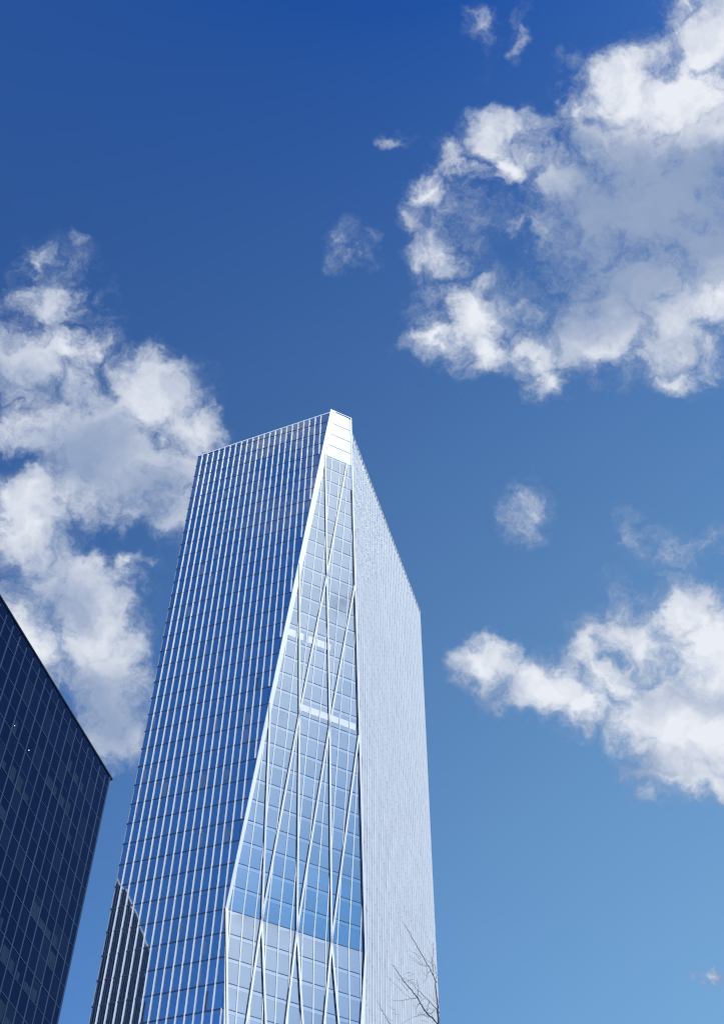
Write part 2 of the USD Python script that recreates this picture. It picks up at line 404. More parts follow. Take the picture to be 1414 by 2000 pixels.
M['navy_glass'] = dark_glass('navy_glass', (0.0035, 0.0095, 0.043), 0.04)
M['navy_glass_b'] = dark_glass('navy_glass_soft', (0.0045, 0.012, 0.047), 0.04)
M['navy_glass_c'] = dark_glass('navy_glass_grey', (0.008, 0.017, 0.052), 0.04)
M['rib'] = paint('blue_grey_rib', (0.10, 0.15, 0.27), 0.4, 0.0, 0.3, 0.7)
M['rib_dark'] = paint('dark_rib_glass', (0.008, 0.014, 0.035), 0.15, 0.0, 0.3, 0.7)
M['bark'] = paint('bark', (0.10, 0.096, 0.10), 0.85, 0.0, 0.4, 12.0, stretch=(1, 1, 0.3))
M['paving'] = mat('paving', {
    'p': ('geometry', {}), 'b': ('brick_texture', {'scale': 1.0, 'brick_width': 0.6, 'row_height': 0.3, 'mortar_size': 0.008, 'color1': (0.24, 0.235, 0.225), 'color2': (0.30, 0.29, 0.28), 'mortar': (0.12, 0.12, 0.115)}),
    'n': ('noise_texture', {'scale': 0.3, 'detail': 8.0}), 'x': ('mix', {'mix_type': 'multiply', 'fac': 0.5}), 's': ('principled_bsdf', {'roughness': 0.8})},
    [('p.position', 'b.vector'), ('p.position', 'n.vector'), ('b.color', 'x.color1'), ('n.color', 'x.color2'), ('x.color', 's.base_color')], 's.BSDF')

# ------------------------------------------------------------------ ground
gm = MB()
gm.add([[-3000, -3000, 0], [3000, -3000, 0], [3000, 3000, 0], [-3000, 3000, 0]], [[0, 1, 2], [0, 2, 3]])
gm.build('ground', M['paving'], '/World', kind='structure')
tag(stage.GetPrimAtPath('/World/ground'), label='grey paved ground below the towers', category='ground')
tag(dome.GetPrim(), label='deep blue sky with white cumulus clouds', category='sky', kind='structure')

# ------------------------------------------------------------------ the glass tower with white fins
TP, T0 = thing('glass_tower', 'tall pale blue tower with white vertical fins and a crossed-bar slanting corner', 'tower', (-2.0, 185.0, 0.0))
uL, uR, uC = H(108.0), H(18.0), H(63.3)
nL, nR = H(198.0), H(108.0)
nC = H(153.3)
A = np.array([-19.5503, 161.3207, 0.0])
CR = np.array([1.0814, 171.7084, 0.0])
ZF, FH = 123.37, 4.173              # crease floor line and storey height
ZA = 123.16
T1, T2 = math.tan(math.radians(3.85)), math.tan(math.radians(3.3))
CWID = 23.10
SB, SRB = -19.15, 43.9              # far ends of the two faces
ZTL0, ZTL1, ZTR, ZTC = 253.0, 256.7, 252.3, 257.6
PITCHF = 1.3635


def pL(s, z, o=0.0):
    return A + uL * s + nL * o + UP * z


def pR(s, z, o=0.0):
    return CR + uR * s + nR * o + UP * z


def pC(u, z, o=0.0):
    """on the bevel: above the crease it leans out, below it leans in"""
    dz = z - ZA
    out = dz * T1 if dz >= 0 else -dz * T2
    t = T1 if dz >= 0 else -T2
    n = (nC - UP * t) / math.sqrt(1 + t * t)
    return A + uC * u + nC * out + n * o + UP * z


def uEdges(z):
    dz = z - ZA
    return (0.0680 * dz, CWID - 0.0666 * dz) if dz >= 0 else (0.0583 * -dz, CWID - 0.0571 * -dz)


def sL_edge(z):
    u, _ = uEdges(z)
    return (pC(u, z) - A) @ uL


def sR_edge(z):
    _, u = uEdges(z)
    return (pC(u, z) - CR) @ uR


def floor_z(n):
    """floor line n storeys above the crease"""
    return ZF + FH * n


# inside: dark rooms, roof and rear walls
inner = MB()


def ring(z, off):
    el, er = uEdges(z)
    a = pC(el, z, 0) - UP * 0
    dL, dR, dC = -off, -off, -off

    def meet(n1, p1, n2, p2):
        Mx = np.array([n1[:2], n2[:2]]); b = np.array([n1 @ p1, n2 @ p2])
        x = np.linalg.solve(Mx, b)
        return np.array([x[0], x[1], z])
    qL = pL(0, z, -off); qC = pC(el, z) - nC * off; qR = pR(0, z, -off)
    qB = pL(SB, z) + uL * off; qK = pR(SRB, z) - uR * off
    nB, nK = -uL, uR
    return [meet(nL, qL, nB, qB), meet(nL, qL, nC, qC), meet(nC, qC, nR, qR), meet(nR, qR, nK, qK), meet(nK, qK, nB, qB)]


def loft(mb, rings):
    n = len(rings[0]); v = np.vstack(rings); f = []
    for k in range(len(rings) - 1):
        for i in range(n):
            j = (i + 1) % n
            a, b, c, d = k * n + i, k * n + j, (k + 1) * n + j, (k + 1) * n + i
            f += [[a, b, c], [a, c, d]]
    for i in range(1, n - 1):
        f.append([0, i + 1, i])
        t = (len(rings) - 1) * n
        f.append([t, t + i, t + i + 1])
    mb.add(v, f)


loft(inner, [ring(z, 0.9) for z in (0.0, ZA, 251.0)])
inner.build('inner_wall', M['inside'], TP, T0)
rf = MB()
r0 = ring(251.2, 0.25)
rf.prism(r0, (0, 0, 0.35))
rf.build('roof', M['roof'], TP, T0)
rear = MB()
e_l = (CR + uR * SRB - (A + uL * SB)) @ uR
cA, cB, cC = A + uL * SB, A + uL * SB + uR * e_l, CR + uR * SRB
for p, q in ((cA + uR * 0.2, cB), (cB, cC - uL * 0.2)):
    d = (q - p) / np.linalg.norm(q - p)
    rear.prism([p, q, q + UP * 251.3, p + UP * 251.3], np.array([d[1], -d[0], 0]) * 0.12)
rear.build('rear_glazing', M['glass_b'], TP, T0)

GL = ['glass_a', 'glass_a', 'glass_b', 'glass_c']
panes = []   # (size seen, mesh builder, material)


def proj(P):
    q = P - CAM
    z = q @ fwd
    return np.array([707 + 2558.6 * (q @ rgt) / z, 1000 - 2558.6 * (q @ upv) / z])


def add_pane(pts, nrm, thick=0.03, m=None):
    """a glass pane: flat ring of corners, set a hair out of true"""
    pts = np.array(pts, float)
    c = pts.mean(0)
    ax = pts[1] - pts[0]; ax /= np.linalg.norm(ax)
    ay = np.cross(nrm, ax)
    tx, ty = rng.normal(0, 0.0022, 2)
    off = ((pts - c) @ ax) * tx + ((pts - c) @ ay) * ty
    off -= off.max()
    v = pts + np.outer(off, nrm)
    mb = MB()
    mb.prism(v, -nrm * thick)
    s = np.array([proj(p) for p in pts])
    area = 0.5 * abs(np.dot(s[:, 0], np.roll(s[:, 1], 1)) - np.dot(s[:, 1], np.roll(s[:, 0], 1)))
    vis = (s[:, 0].max() > 0) and (s[:, 1].min() < 1990) and (s[:, 0].min() < 1414)
    panes.append((area if vis else 0.0, mb, m or random.choice(GL)))


def box_on(fn, a0, a1, z0, z1, o0, o1):
    """a bar between two heights on a face, from depth o0 to o1"""
    lo = [fn(a0, z0, o0), fn(a1, z0, o0), fn(a1, z0, o1), fn(a0, z0, o1)]
    hi = [fn(a0, z1, o0), fn(a1, z1, o0), fn(a1, z1, o1), fn(a0, z1, o1)]
    return lo + hi


def roof_left(s):
    e = sL_edge(ZTL1)
    return ZTL0 + (ZTL1 - ZTL0) * (s - SB) / (e - SB)


fin_s = [-18.095 + PITCHF * i for i in range(0, 22)]
BOT = -29                    # storeys below the crease down to the street
N_TOP = 33
# left face -------------------------------------------------------------
bounds = [SB] + fin_s
for n in range(BOT, N_TOP):
    z0, z1 = floor_z(n), floor_z(n + 1)
    if n == BOT:
        z0 = 2.4
    e0, e1 = sL_edge(z0), sL_edge(min(z1, 256))
    emin, emax = min(e0, e1), max(e0, e1)
    for i in range(len(bounds)):
        a = bounds[i] + (0.03 if i else 0.05)
        b = (bounds[i + 1] if i + 1 < len(bounds) else 99) - 0.03
        if a > emax - 0.25:
            continue
        top = min(z1, roof_left(min(b, emin)) - 0.3)
        if top - z0 < 0.6:
            continue
        if b < emin - 0.1:
            ringp = [pL(a, z0 + 0.1), pL(b, z0 + 0.1), pL(b, top - 0.1), pL(a, top - 0.1)]
        else:
            bb0, bb1 = min(b, sL_edge(z0 + 0.1) - 0.12), min(b, sL_edge(top - 0.1) - 0.12)
            if bb0 - a < 0.15 and bb1 - a < 0.15:
                continue
            ringp = [pL(a, z0 + 0.1), pL(max(bb0, a + 0.02), z0 + 0.1), pL(max(bb1, a + 0.02), top - 0.1), pL(a, top - 0.1)]
        add_pane(ringp, nL)

fins_l = []
for i, s in enumerate(fin_s):
    segs = []
    for n in range(BOT, N_TOP):
        z0, z1 = floor_z(n), floor_z(n + 1)
        if n == BOT:
            z0 = 3.0
        lim = min(sL_edge(z0), sL_edge(min(z1, 256.0))) - 0.32
        top = min(z1, roof_left(s) - 0.25)
        if s < lim and top > z0 + 0.3:
            segs.append((z0, top))
    runs = []
    for z0, z1 in segs:
        if runs and abs(runs[-1][1] - z0) < 0.02:
            runs[-1][1] = z1
        else:
            runs.append([z0, z1])
    for z0, z1 in runs:
        mb = MB()
        mb.slab(box_on(pL, s - 0.06, s + 0.06, z0 + 0.05, z1, 0.02, 0.21))
        mb.build('fin', M['white'], TP, T0)

for n in range(BOT, N_TOP):
    z = floor_z(n)
    e = sL_edge(min(z, 256)) - 0.1
    if z > roof_left(SB) - 0.2:
        s0 = SB + (z + 0.5 - ZTL0) / (ZTL1 - ZTL0) * (sL_edge(ZTL1) - SB)
        if s0 > e - 1:
            continue
    else:
        s0 = SB - 0.14
    mb = MB()
    mb.slab(box_on(pL, s0, e, z - 0.11, z + 0.11, -0.12, 0.045))
    mb.build('floor_band', M['band'], TP, T0)
    mb = MB()
    zb = min(z - 0.2, 252)
    mb.slab(box_on(pL, max(s0, SB + 0.1), min(e, sL_edge(z - 1.0)) - 0.1, z - 0.80, z - 0.12, -0.02, 0.008))
    mb.build('spandrel', M['frit_blue'], TP, T0)

# slim pale corner strip at the far left edge, one length to a storey
mb = MB()
for n in range(BOT, N_TOP - 1):
    z0, z1 = floor_z(n) + 0.2, floor_z(n + 1) - 0.75
    if n == BOT:
        z0 = 0.2
    if z1 > ZTL0:
        break
    mb.slab(box_on(pL, SB - 0.10, SB + 0.02, z0, z1, -0.10, 0.02))
mb.build('corner_strip', M['shadow_box'], TP, T0)

# roof rail of the left face
mb = MB()
e = sL_edge(ZTL1)
lo = [pL(SB - 0.1, ZTL0 - 0.38, -0.3), pL(e, ZTL1 - 0.38, -0.3), pL(e, ZTL1 - 0.38, 0.05), pL(SB - 0.1, ZTL0 - 0.38, 0.05)]
mb.slab(lo + [p + UP * 0.38 for p in lo])
mb.build('roof_rail', M['white'], TP, T0)
# solid upstand behind the rail, down to the roof
mb = MB()
lo = [pL(SB, 250.9, -0.75), pL(e - 0.2, 250.9, -0.75), pL(e - 0.2, 250.9, -0.5), pL(SB, 250.9, -0.5)]
hi = [pL(SB, ZTL0 - 0.3, -0.75), pL(e - 0.2, ZTL1 - 0.35, -0.75), pL(e - 0.2, ZTL1 - 0.35, -0.5), pL(SB, ZTL0 - 0.3, -0.5)]
mb.slab(lo + hi)
mb.build('parapet', M['inside'], TP, T0)

# bevelled corner ---------------------------------------------------------
CROWN = floor_z(28)          # white panels above this line: glare on glass painted solid, parapet on top
mull_u = [0.82 + 1.945 * i for i in range(12)]
ub = [-5] + mull_u + [30]
for n in range(BOT, 32):
    z0, z1 = floor_z(n), min(floor_z(n + 1), ZTC)
    if n == BOT:
        z0 = 2.4
    if z0 >= ZTC - 0.5:
        break
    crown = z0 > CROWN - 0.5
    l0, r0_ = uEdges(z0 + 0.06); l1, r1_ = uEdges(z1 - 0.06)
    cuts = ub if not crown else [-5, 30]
    for i in range(len(cuts) - 1):
        a, b = cuts[i] + 0.03, cuts[i + 1] - 0.03
        a0, a1 = max(a, l0 + 0.22), max(a, l1 + 0.22)
        b0, b1 = min(b, r0_ - 0.1), min(b, r1_ - 0.1)
        if b0 - a0 < 0.1 and b1 - a1 < 0.1:
            continue
        b0, b1 = max(b0, a0 + 0.01), max(b1, a1 + 0.01)
        t = T1 if n >= 0 else -T2
        nn = (nC - UP * t) / math.sqrt(1 + t * t)
        ze = z1 - (0.06 if z1 < ZTC - 0.01 else 0.0)
        rp = [pC(a0, z0 + 0.06), pC(b0, z0 + 0.06), pC(b1, ze), pC(a1, ze)]
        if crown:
            mb = MB(); mb.prism(rp, -nn * 0.08); mb.build('crown_glare_panel', M['white'], TP, T0)  # solid white in place of glare on the panes
        else:
            add_pane(rp, nn)
for i, u in enumerate(mull_u):
    mb = MB()
    for za, zb in ((2.4, ZF), (ZF, CROWN)):
        zs = [z for z in np.arange(za, zb, 0.25) if uEdges(z)[0] + 0.35 < u < uEdges(z)[1] - 0.25]
        if zs and zs[-1] - zs[0] > 1:
            a, b = zs[0], zs[-1]
            if za < ZF and b > ZF - 0.3:
                b = ZF - 0.01
            mb.slab(box_on(pC, u - 0.075, u + 0.075, a + (0.01 if a > ZF - 0.2 else 0), b, -0.05, 0.10))
    mb.build('mullion', M['white'], TP, T0)
for n in range(BOT + 1, 32):
    z = floor_z(n)
    if z > ZTC - 1:
        break
    l, r = uEdges(z)
    mb = MB()
    mb.slab(box_on(pC, l + 0.25, r - 0.1, z - 0.055, z + 0.055, -0.10, 0.035))
    mb.build('floor_band', M['band_pale'], TP, T0)
    if z <= CROWN:
        mb = MB()
        l2, r2 = uEdges(z - 0.9)
        mb.slab(box_on(pC, max(l, l2) + 0.3, min(r, r2) - 0.2, z - 0.72, z - 0.16, -0.02, 0.008))
        mb.build('spandrel', M['frit'], TP, T0)


def bar_path(mb, pts, w0, w1, o0, o1):
    """a bar along straight runs on the bevel; w0..w1 sideways, o0..o1 outwards"""
    for (ua, za), (ubb, zb) in zip(pts[:-1], pts[1:]):
        lo = [pC(ua + w0, za, o0), pC(ua + w1, za, o0), pC(ua + w1, za, o1), pC(ua + w0, za, o1)]
        hi = [pC(ubb + w0, zb, o0), pC(ubb + w1, zb, o0), pC(ubb + w1, zb, o1), pC(ubb + w0, zb, o1)]
        mb.slab(lo + hi)


zr = [ZF + 0.005, floor_z(10), floor_z(19), floor_z(28) - 0.1]
rows = [[5.775 * j for j in range(5)], [2.80, 8.60, 14.45, 20.35], [5.43, 11.55, 17.75], [8.75, 14.0]]
runs = []
for j in range(1, 5):                      # leaning left going up
    p = [(rows[0][j], zr[0])]
    for k in range(1, 4):
        if j - k >= 0 and j - k < len(rows[k]):
            p.append((rows[k][j - k], zr[k]))
    runs.append(p)
for j in range(0, 4):                      # leaning right going up
    p = [(rows[0][j], zr[0])]
    for k in range(1, 4):
        if j < len(rows[k]):
            p.append((rows[k][j], zr[k]))
    runs.append(p)
runs[3] = None                             # right edge and left edge have trims of their own
runs[4] = None
runs = [r for r in runs if r and len(r) > 1]
# pieces that climb on from the edges


def clip_run(p):
    q = []
    for u, z in p:
        l, r = uEdges(z)
        q.append((min(max(u, l + 0.15), r - 0.15), z))
    return q


for p in runs:
    mb, sh = MB(), MB()
    q = clip_run(p)
    bar_path(mb, q, -0.14, 0.18, -0.04, 0.21)
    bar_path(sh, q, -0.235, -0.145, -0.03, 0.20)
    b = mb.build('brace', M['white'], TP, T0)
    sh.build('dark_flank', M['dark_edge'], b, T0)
# below the crease
kz = [floor_z(0) - 0.005, floor_z(-10), floor_z(-19), 2.5]
for j in range(5):
    for sgn in (-1, 1):
        if (j == 0 and sgn < 0) or (j == 4 and sgn > 0):
            continue
        u0 = 5.775 * j
        zz = [kz[0]]
        pts = [(u0, kz[0])]
        z = kz[0]
        u = u0
        while z > 3:
            z2 = max(z - 41.7, 3)
            u2 = u + sgn * 0.080 * (z - z2)
            l, r = uEdges(z2)
            if u2 < l + 0.2 or u2 > r - 0.2:
                l0, r0_ = uEdges(z)
                # stop where it meets the edge
                for zz_ in np.arange(z, z2, -0.25):
                    uu = u + sgn * 0.080 * (z - zz_)
                    ll, rr = uEdges(zz_)
                    if uu < ll + 0.2 or uu > rr - 0.2:
                        break
                pts.append((uu, zz_))
                break
            pts.append((u2, z2)); u, z = u2, z2
        if len(pts) < 2 or pts[0][1] - pts[-1][1] < 2:
            continue
        pts = [(uu, zz_) for uu, zz_ in pts][::-1]
        mb, sh = MB(), MB()
        bar_path(mb, pts, -0.14, 0.18, -0.04, 0.21)
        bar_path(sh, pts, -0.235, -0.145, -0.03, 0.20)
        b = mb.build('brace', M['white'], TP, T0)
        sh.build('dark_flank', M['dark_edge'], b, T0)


# edge trims: white on the left arris, dark then white on the right one
def edge_bar(side, za, zb, w0, w1, o0, o1, w1b=None):
    mb = MB()
    la, lb = uEdges(za)[side], uEdges(zb)[side]
    w1b = w1 if w1b is None else w1b
    lo = [pC(la + w0, za, o0), pC(la + w1, za, o0), pC(la + w1, za, o1), pC(la + w0, za, o1)]
    hi = [pC(lb + w0, zb, o0), pC(lb + w1b, zb, o0), pC(lb + w1b, zb, o1), pC(lb + w0, zb, o1)]
    mb.slab(lo + hi)
    return mb


for za, zb in ((2.0, ZF - 0.01), (ZF, ZTC)):
    mb = edge_bar(0, za, zb, -0.10, 0.36, -0.35, 0.14, 1.25 if zb > 200 else 0.36)
    mb.build('edge_trim', M['white'], TP, T0)
for za, zb in ((2.0, ZF - 0.01), (ZF, floor_z(26))):
    mb = edge_bar(1, za, zb, -0.42, -0.12, -0.05, 0.12)
    mb.build('dark_joint', M['dark_edge'], TP, T0)
for za, zb in ((2.0, ZF - 0.01), (ZF, ZTC)):
    mb = edge_bar(1, za, zb, -0.115, 0.22, -0.35, 0.17)
    mb.build('edge_trim', M['white'], TP, T0)
# crown cap
mb = MB()
l, r = uEdges(ZTC)
lo = [pC(l - 0.1, ZTC + 0.004, 0.01), pC(r + 0.22, ZTC + 0.004, 0.01), pC(r + 0.1, ZTC + 0.004, -1.2), pC(l, ZTC + 0.004, -1.2)]
mb.slab(lo + [p + UP * 0.25 for p in lo])
mb.build('crown_cap', M['white'], TP, T0)
mb = MB()
l, r = uEdges(251.5); l1, r1_ = uEdges(ZTC - 0.3)
lo = [pC(l + 0.4, 251.3, -0.15), pC(r - 0.4, 251.3, -0.15), pC(r - 0.4, 251.3, -0.9), pC(l + 0.4, 251.3, -0.9)]
hi = [pC(l1 + 0.4, ZTC - 0.05, -0.15), pC(r1_ - 0.4, ZTC - 0.05, -0.15), pC(r1_ - 0.4, ZTC - 0.05, -0.9), pC(l1 + 0.4, ZTC - 0.05, -0.9)]
mb.slab(lo + hi)
mb.build('crown_backing', M['white'], TP, T0)

# right face ----------------------------------------------------------------
rs = [-12.65 + 1.3667 * i for i in range(0, 42)]
for i, s in enumerate(rs):
    if s > SRB - 0.05:
        continue
    mb, last = MB(), None
    for n in range(BOT, 31):
        z0, z1 = floor_z(n), min(floor_z(n + 1), ZTR)
        if n == BOT:
            z0 = 3.0
        if z1 - z0 < 0.4:
            continue
        lim = max(sR_edge(z0), sR_edge(z1)) + 0.22
        if s > lim:
            if last is not None and n > last + 1:
                mb.build('fin', M['white'], TP, T0)
                mb = MB()
            mb.slab(box_on(pR, s - 0.06, s + 0.06, z0 + 0.012, z1 - 0.012 if z1 < ZTR else z1, 0.01, 0.30))
            last = n
    mb.build('fin', M['white'], TP, T0)
for n in range(BOT + 1, 31):
    z = floor_z(n)
    if z > ZTR - 0.4:
        break
    mb = MB()
    mb.slab(box_on(pR, sR_edge(z) + 0.1, SRB, z - 0.05, z + 0.05, -0.15, 0.02))
    mb.build('floor_band', M['band_soft'], TP, T0)
for n in range(BOT, 31):
    z0, z1 = floor_z(n), min(floor_z(n + 1), ZTR)
    if n == BOT:
        z0 = 2.4
    if z1 - z0 < 0.5:
        continue
    ee = max(sR_edge(z0), sR_edge(z1)) + 0.15
    e0 = sR_edge(z0 + 0.09) + 0.12; e1 = sR_edge(z1 - 0.09) + 0.12
    cuts = [s for s in rs if s > ee + 0.1 and s < SRB - 0.05] + [SRB]
    prev = None
    for s in cuts:
        a0, a1 = (e0, e1) if prev is None else (prev + 0.03, prev + 0.03)
        add_pane([pR(a0, z0 + 0.09), pR(s - 0.03, z0 + 0.09), pR(s - 0.03, z1 - 0.09), pR(a1, z1 - 0.09)], nR)
        panes[-1] = (0.0, panes[-1][1], panes[-1][2])
        prev = s
mb = MB()
mb.slab(box_on(pR, sR_edge(ZTR) + 0.1, SRB + 0.1, ZTR + 0.003, ZTR + 0.30, -0.4, 0.26))
mb.build('roof_rail', M['white'], TP, T0)

# panes: the 300 that show largest are parts, the rest one part
panes.sort(key=lambda t: -t[0])
for a, mb, m in panes[:300]:
    mb.build('pane', M[m], TP, T0)
for m in ('glass_a', 'glass_b', 'glass_c'):
    rest = MB()
    for a, mb, mm in panes[300:]:
        if mm == m:
            for v, f in zip(mb.v, mb.f):
                rest.add(v, f)
    rest.build('pane', M[m], TP, T0, kind='stuff')

# pale plates and blinds flush on the glass, ceiling lamps behind it
def plate(fn, a, b, z0, z1, m, label=None):
    mb = MB(); mb.slab(box_on(fn, a, b, z0, z1, -0.02, 0.012)); mb.build('window_plate', M[m], TP, T0, label=label)


for a, b in ((4.70, 6.40), (6.6, 8.0), (8.9, 10.4), (10.7, 12.35), (12.6, 13.6)):
    z = floor_z(14) 
    plate(pC, a, b, z + 1.0, z + 2.75, 'plate')
for k, (a, b) in enumerate(((8.7, 10.40), (10.7, 12.35), (12.6, 14.2), (14.6, 16.2), (16.5, 18.15), (18.4, 19.5))):
    z = floor_z(10)
    plate(pC, a, b, z + 1.0, z + 2.5, 'plate')
for k in range(70):
    n = random.randint(-7, 26)
    i = random.randint(0, 18)
    a, b = fin_s[i] + 0.12, fin_s[i] + random.choice([0.45, 0.6, 1.2])
    z1 = floor_z(n + 1) - 1.0
    if (i < 8 and n < 3) or b > sL_edge(floor_z(n)) - 0.6 or b > sL_edge(floor_z(n + 1)) - 0.6:
        continue
    plate(pL, a, b, floor_z(n) + random.choice([0.2, 0.2, 0.9, 1.6]), z1, 'blind_dim')
for k in range(8):                                        # two long rows of half-drawn blinds
    for n, i0 in ((24, 5), (24, 12)):
        if i0 + k < 19 and k < 6:
            i = i0 + k
            plate(pL, fin_s[i] + 0.15, fin_s[i + 1] - 0.15, floor_z(n - (1 if i0 == 5 else 0)) + 0.3, floor_z(n - (1 if i0 == 5 else 0)) + 1.6, 'blind_dim') if n < 25 else None
for s, z in ((-4.02, 174.23), (-2.41, 174.22), (-0.80, 174.24), (0.51, 165.56), (-0.80, 165.33), (1.83, 165.58), (-10.63, 203.53), (-11.71, 203.45)):
    c = trimesh.creation.icosphere(1, 0.085)
    mb = MB(); mb.add(c.vertices + pL(s, z, -0.30), c.faces)
    mb.build('ceiling_lamp', M['lamp'], TP, T0)

# ------------------------------------------------------------------ dark tower
KD = 1.4
C0 = np.array([-25.6817, 101.5614, 0.0])
uD = H(17.6); nD = H(107.6)
DP, D0 = thing('dark_tower', 'dark navy glass tower with a thin pale grid, at the left edge', 'tower', (-40.0, 80.0, 0.0))


def pD(s, z, o=0.0):
    return C0 + uD * s + nD * o + UP * z


SD0 = -36.0 * KD
ztop = 66.4 * KD + 1.6
hz = [ztop - 0.05, 65.13 * KD + 1.6, 63.96 * KD + 1.6, 62.04 * KD + 1.6]
while hz[-1] > 4:
    hz.append(hz[-1] - 1.485 * KD)
ms = [(-0.66 - 1.003 * i) * KD for i in range(35)]
core = MB()
core.slab(box_on(pD, SD0, -0.12, 0.0, ztop - 0.1, -30.0, -0.25))
core.build('core_wall', M['navy_wall'], DP, D0)
cols = [-0.05] + ms + [SD0]
BLIND_ROWS = {2: (3, 5), 4: (4, 7), 6: (9, 15), 8: (12, 17), 10: (2, 5), 12: (8, 14), 13: (3, 9), 15: (4, 10)}  # rows with runs of blinds: first and last column
seen = []
for r in range(len(hz) - 1):
    z1, z0 = hz[r] - 0.03, hz[r + 1] + 0.03
    for c in range(len(cols) - 1):
        b, a = cols[c] - 0.05, cols[c + 1] + 0.05
        if b - a < 0.2:
            continue
        pts = np.array([pD(a, z0), pD(b, z0), pD(b, z1), pD(a, z1)])
        s = np.array([proj(p) for p in pts])
        area = 0.5 * abs(np.dot(s[:, 0], np.roll(s[:, 1], 1)) - np.dot(s[:, 1], np.roll(s[:, 0], 1)))
        vis = s[:, 0].max() > 2 and s[:, 1].min() < 1998 and s[:, 1].max() > 0
        t = rng.normal(0, 0.003, 2)
        ctr = pts.mean(0)
        off = ((pts - ctr) @ uD) * t[0] + ((pts - ctr) @ UP) * t[1]
        off -= off.max()
        mb = MB(); mb.prism(pts + np.outer(off, nD), -nD * 0.04)
        m = random.choices(['navy_glass', 'navy_glass_b', 'navy_glass_c'], [6, 3, 1])[0]
        seen.append((area if vis else 0, mb, m))
        row_run = BLIND_ROWS.get(r)
        if vis and b - a > 0.8 and r > 0 and (random.random() < 0.035 or (row_run and row_run[0] <= c <= row_run[1] and random.random() < 0.75)):
            bl = MB()  # plain blue blind on the pane, its own colour
            hgt = (z1 - z0) * random.choice([0.35, 0.5, 0.7])
            w = (b - a) * random.choice([0.45, 0.7, 0.9])
            bl.slab(box_on(pD, a + 0.12, a + 0.12 + w * 0.9, z0 + 0.05, z0 + 0.05 + hgt, 0.004, 0.012))
            bl.build('dim_blind', M['navy_blind'], DP, D0)
seen.sort(key=lambda t: -t[0])
for a, mb, m in seen[:300]:
    mb.build('pane', M[m], DP, D0)
for m in ('navy_glass', 'navy_glass_b', 'navy_glass_c'):
    rest = MB()
    for a, mb, mm in seen[300:]:
        if mm == m:
            for v, f in zip(mb.v, mb.f):
                rest.add(v, f)
    rest.build('pane', M[m], DP, D0, kind='stuff')
for s in ms:
    mb = MB(); mb.slab(box_on(pD, s - 0.085, s + 0.085, 0.0, ztop - 0.75, -0.1, 0.022)); mb.build('mullion', M['navy_frame'], DP, D0)
for k, z in enumerate(hz[1:]):
    w = 0.035 if k % 2 else 0.05
    mb = MB(); mb.slab(box_on(pD, SD0, -0.02, z - w, z + w, -0.1, 0.026)); mb.build('transom', M['navy_frame'], DP, D0)
mb = MB(); mb.slab(box_on(pD, SD0, 0.55, ztop - 0.16, ztop + 0.03, -30.2, 0.07)); mb.build('roof_edge', M['navy_wall'], DP, D0)
mb = MB(); mb.slab(box_on(pD, -0.10, 0.12, 0.0, ztop - 0.2, -0.35, 0.03)); mb.build('corner_post', M['navy_frame'], DP, D0)
mb = MB()
mb.slab(box_on(pD, -0.115, 0.06, 0.0, ztop - 0.2, -30.0, -0.36))
mb.build('side_glazing', M['navy_glass'], DP, D0)
for s, z in ((-17.55, 85.106), (-14.51, 84.886)):
    c = trimesh.creation.icosphere(1, 0.04)
    mb = MB(); mb.add(c.vertices + pD(s, z, 0.03), c.faces); mb.build('ceiling_lamp', M['lamp'], DP, D0)

# ------------------------------------------------------------------ ribbed tower, seen as a reflection in the left face
Q0 = np.array([-117.795, 82.450, 0.0])
uQ = H(25.4); nQ = H(115.4)
RP, R0 = thing('ribbed_tower', 'dark ribbed tower reflected in the lower left corner of the finned glass tower', 'tower', (-120.0, 90.0, 0.0))
RH = 203.4


def pQ(s, z, o=0.0):
    return Q0 + uQ * s + nQ * o + UP * z


mb = MB(); mb.slab(box_on(pQ, 0.0, 42.0, 0.0, RH - 0.3, -26.0, -0.3)); mb.build('wall', M['rib_dark'], RP, R0)
for i in range(33):
    mb = MB(); s = 0.35 + i * 1.3
    mb.slab(box_on(pQ, s - 0.16, s + 0.16, 0.0, RH - 0.9, -0.31, 0.25)); mb.build('rib', M['rib'], RP, R0)
for i in range(48):
    z = RH - 2.0 - i * 4.2
    if z < 3:
        break
    mb = MB(); mb.slab(box_on(pQ, -0.05, 42.05, z - 0.35, z + 0.35, -0.32, 0.05)); mb.build('floor_band', M['rib_dark'], RP, R0)
mb = MB(); mb.slab(box_on(pQ, -0.2, 42.2, RH - 0.8, RH, -26.2, 0.35)); mb.build('roof_edge', M['white'], RP, R0)

# ------------------------------------------------------------------ bare tree, its twig ends in front of the tower's right face
BP, B0 = thing('bare_tree', 'leafless dark twigs in front of the lower right edge of the finned tower', 'tree', (2.6, 16.6, 0.0))


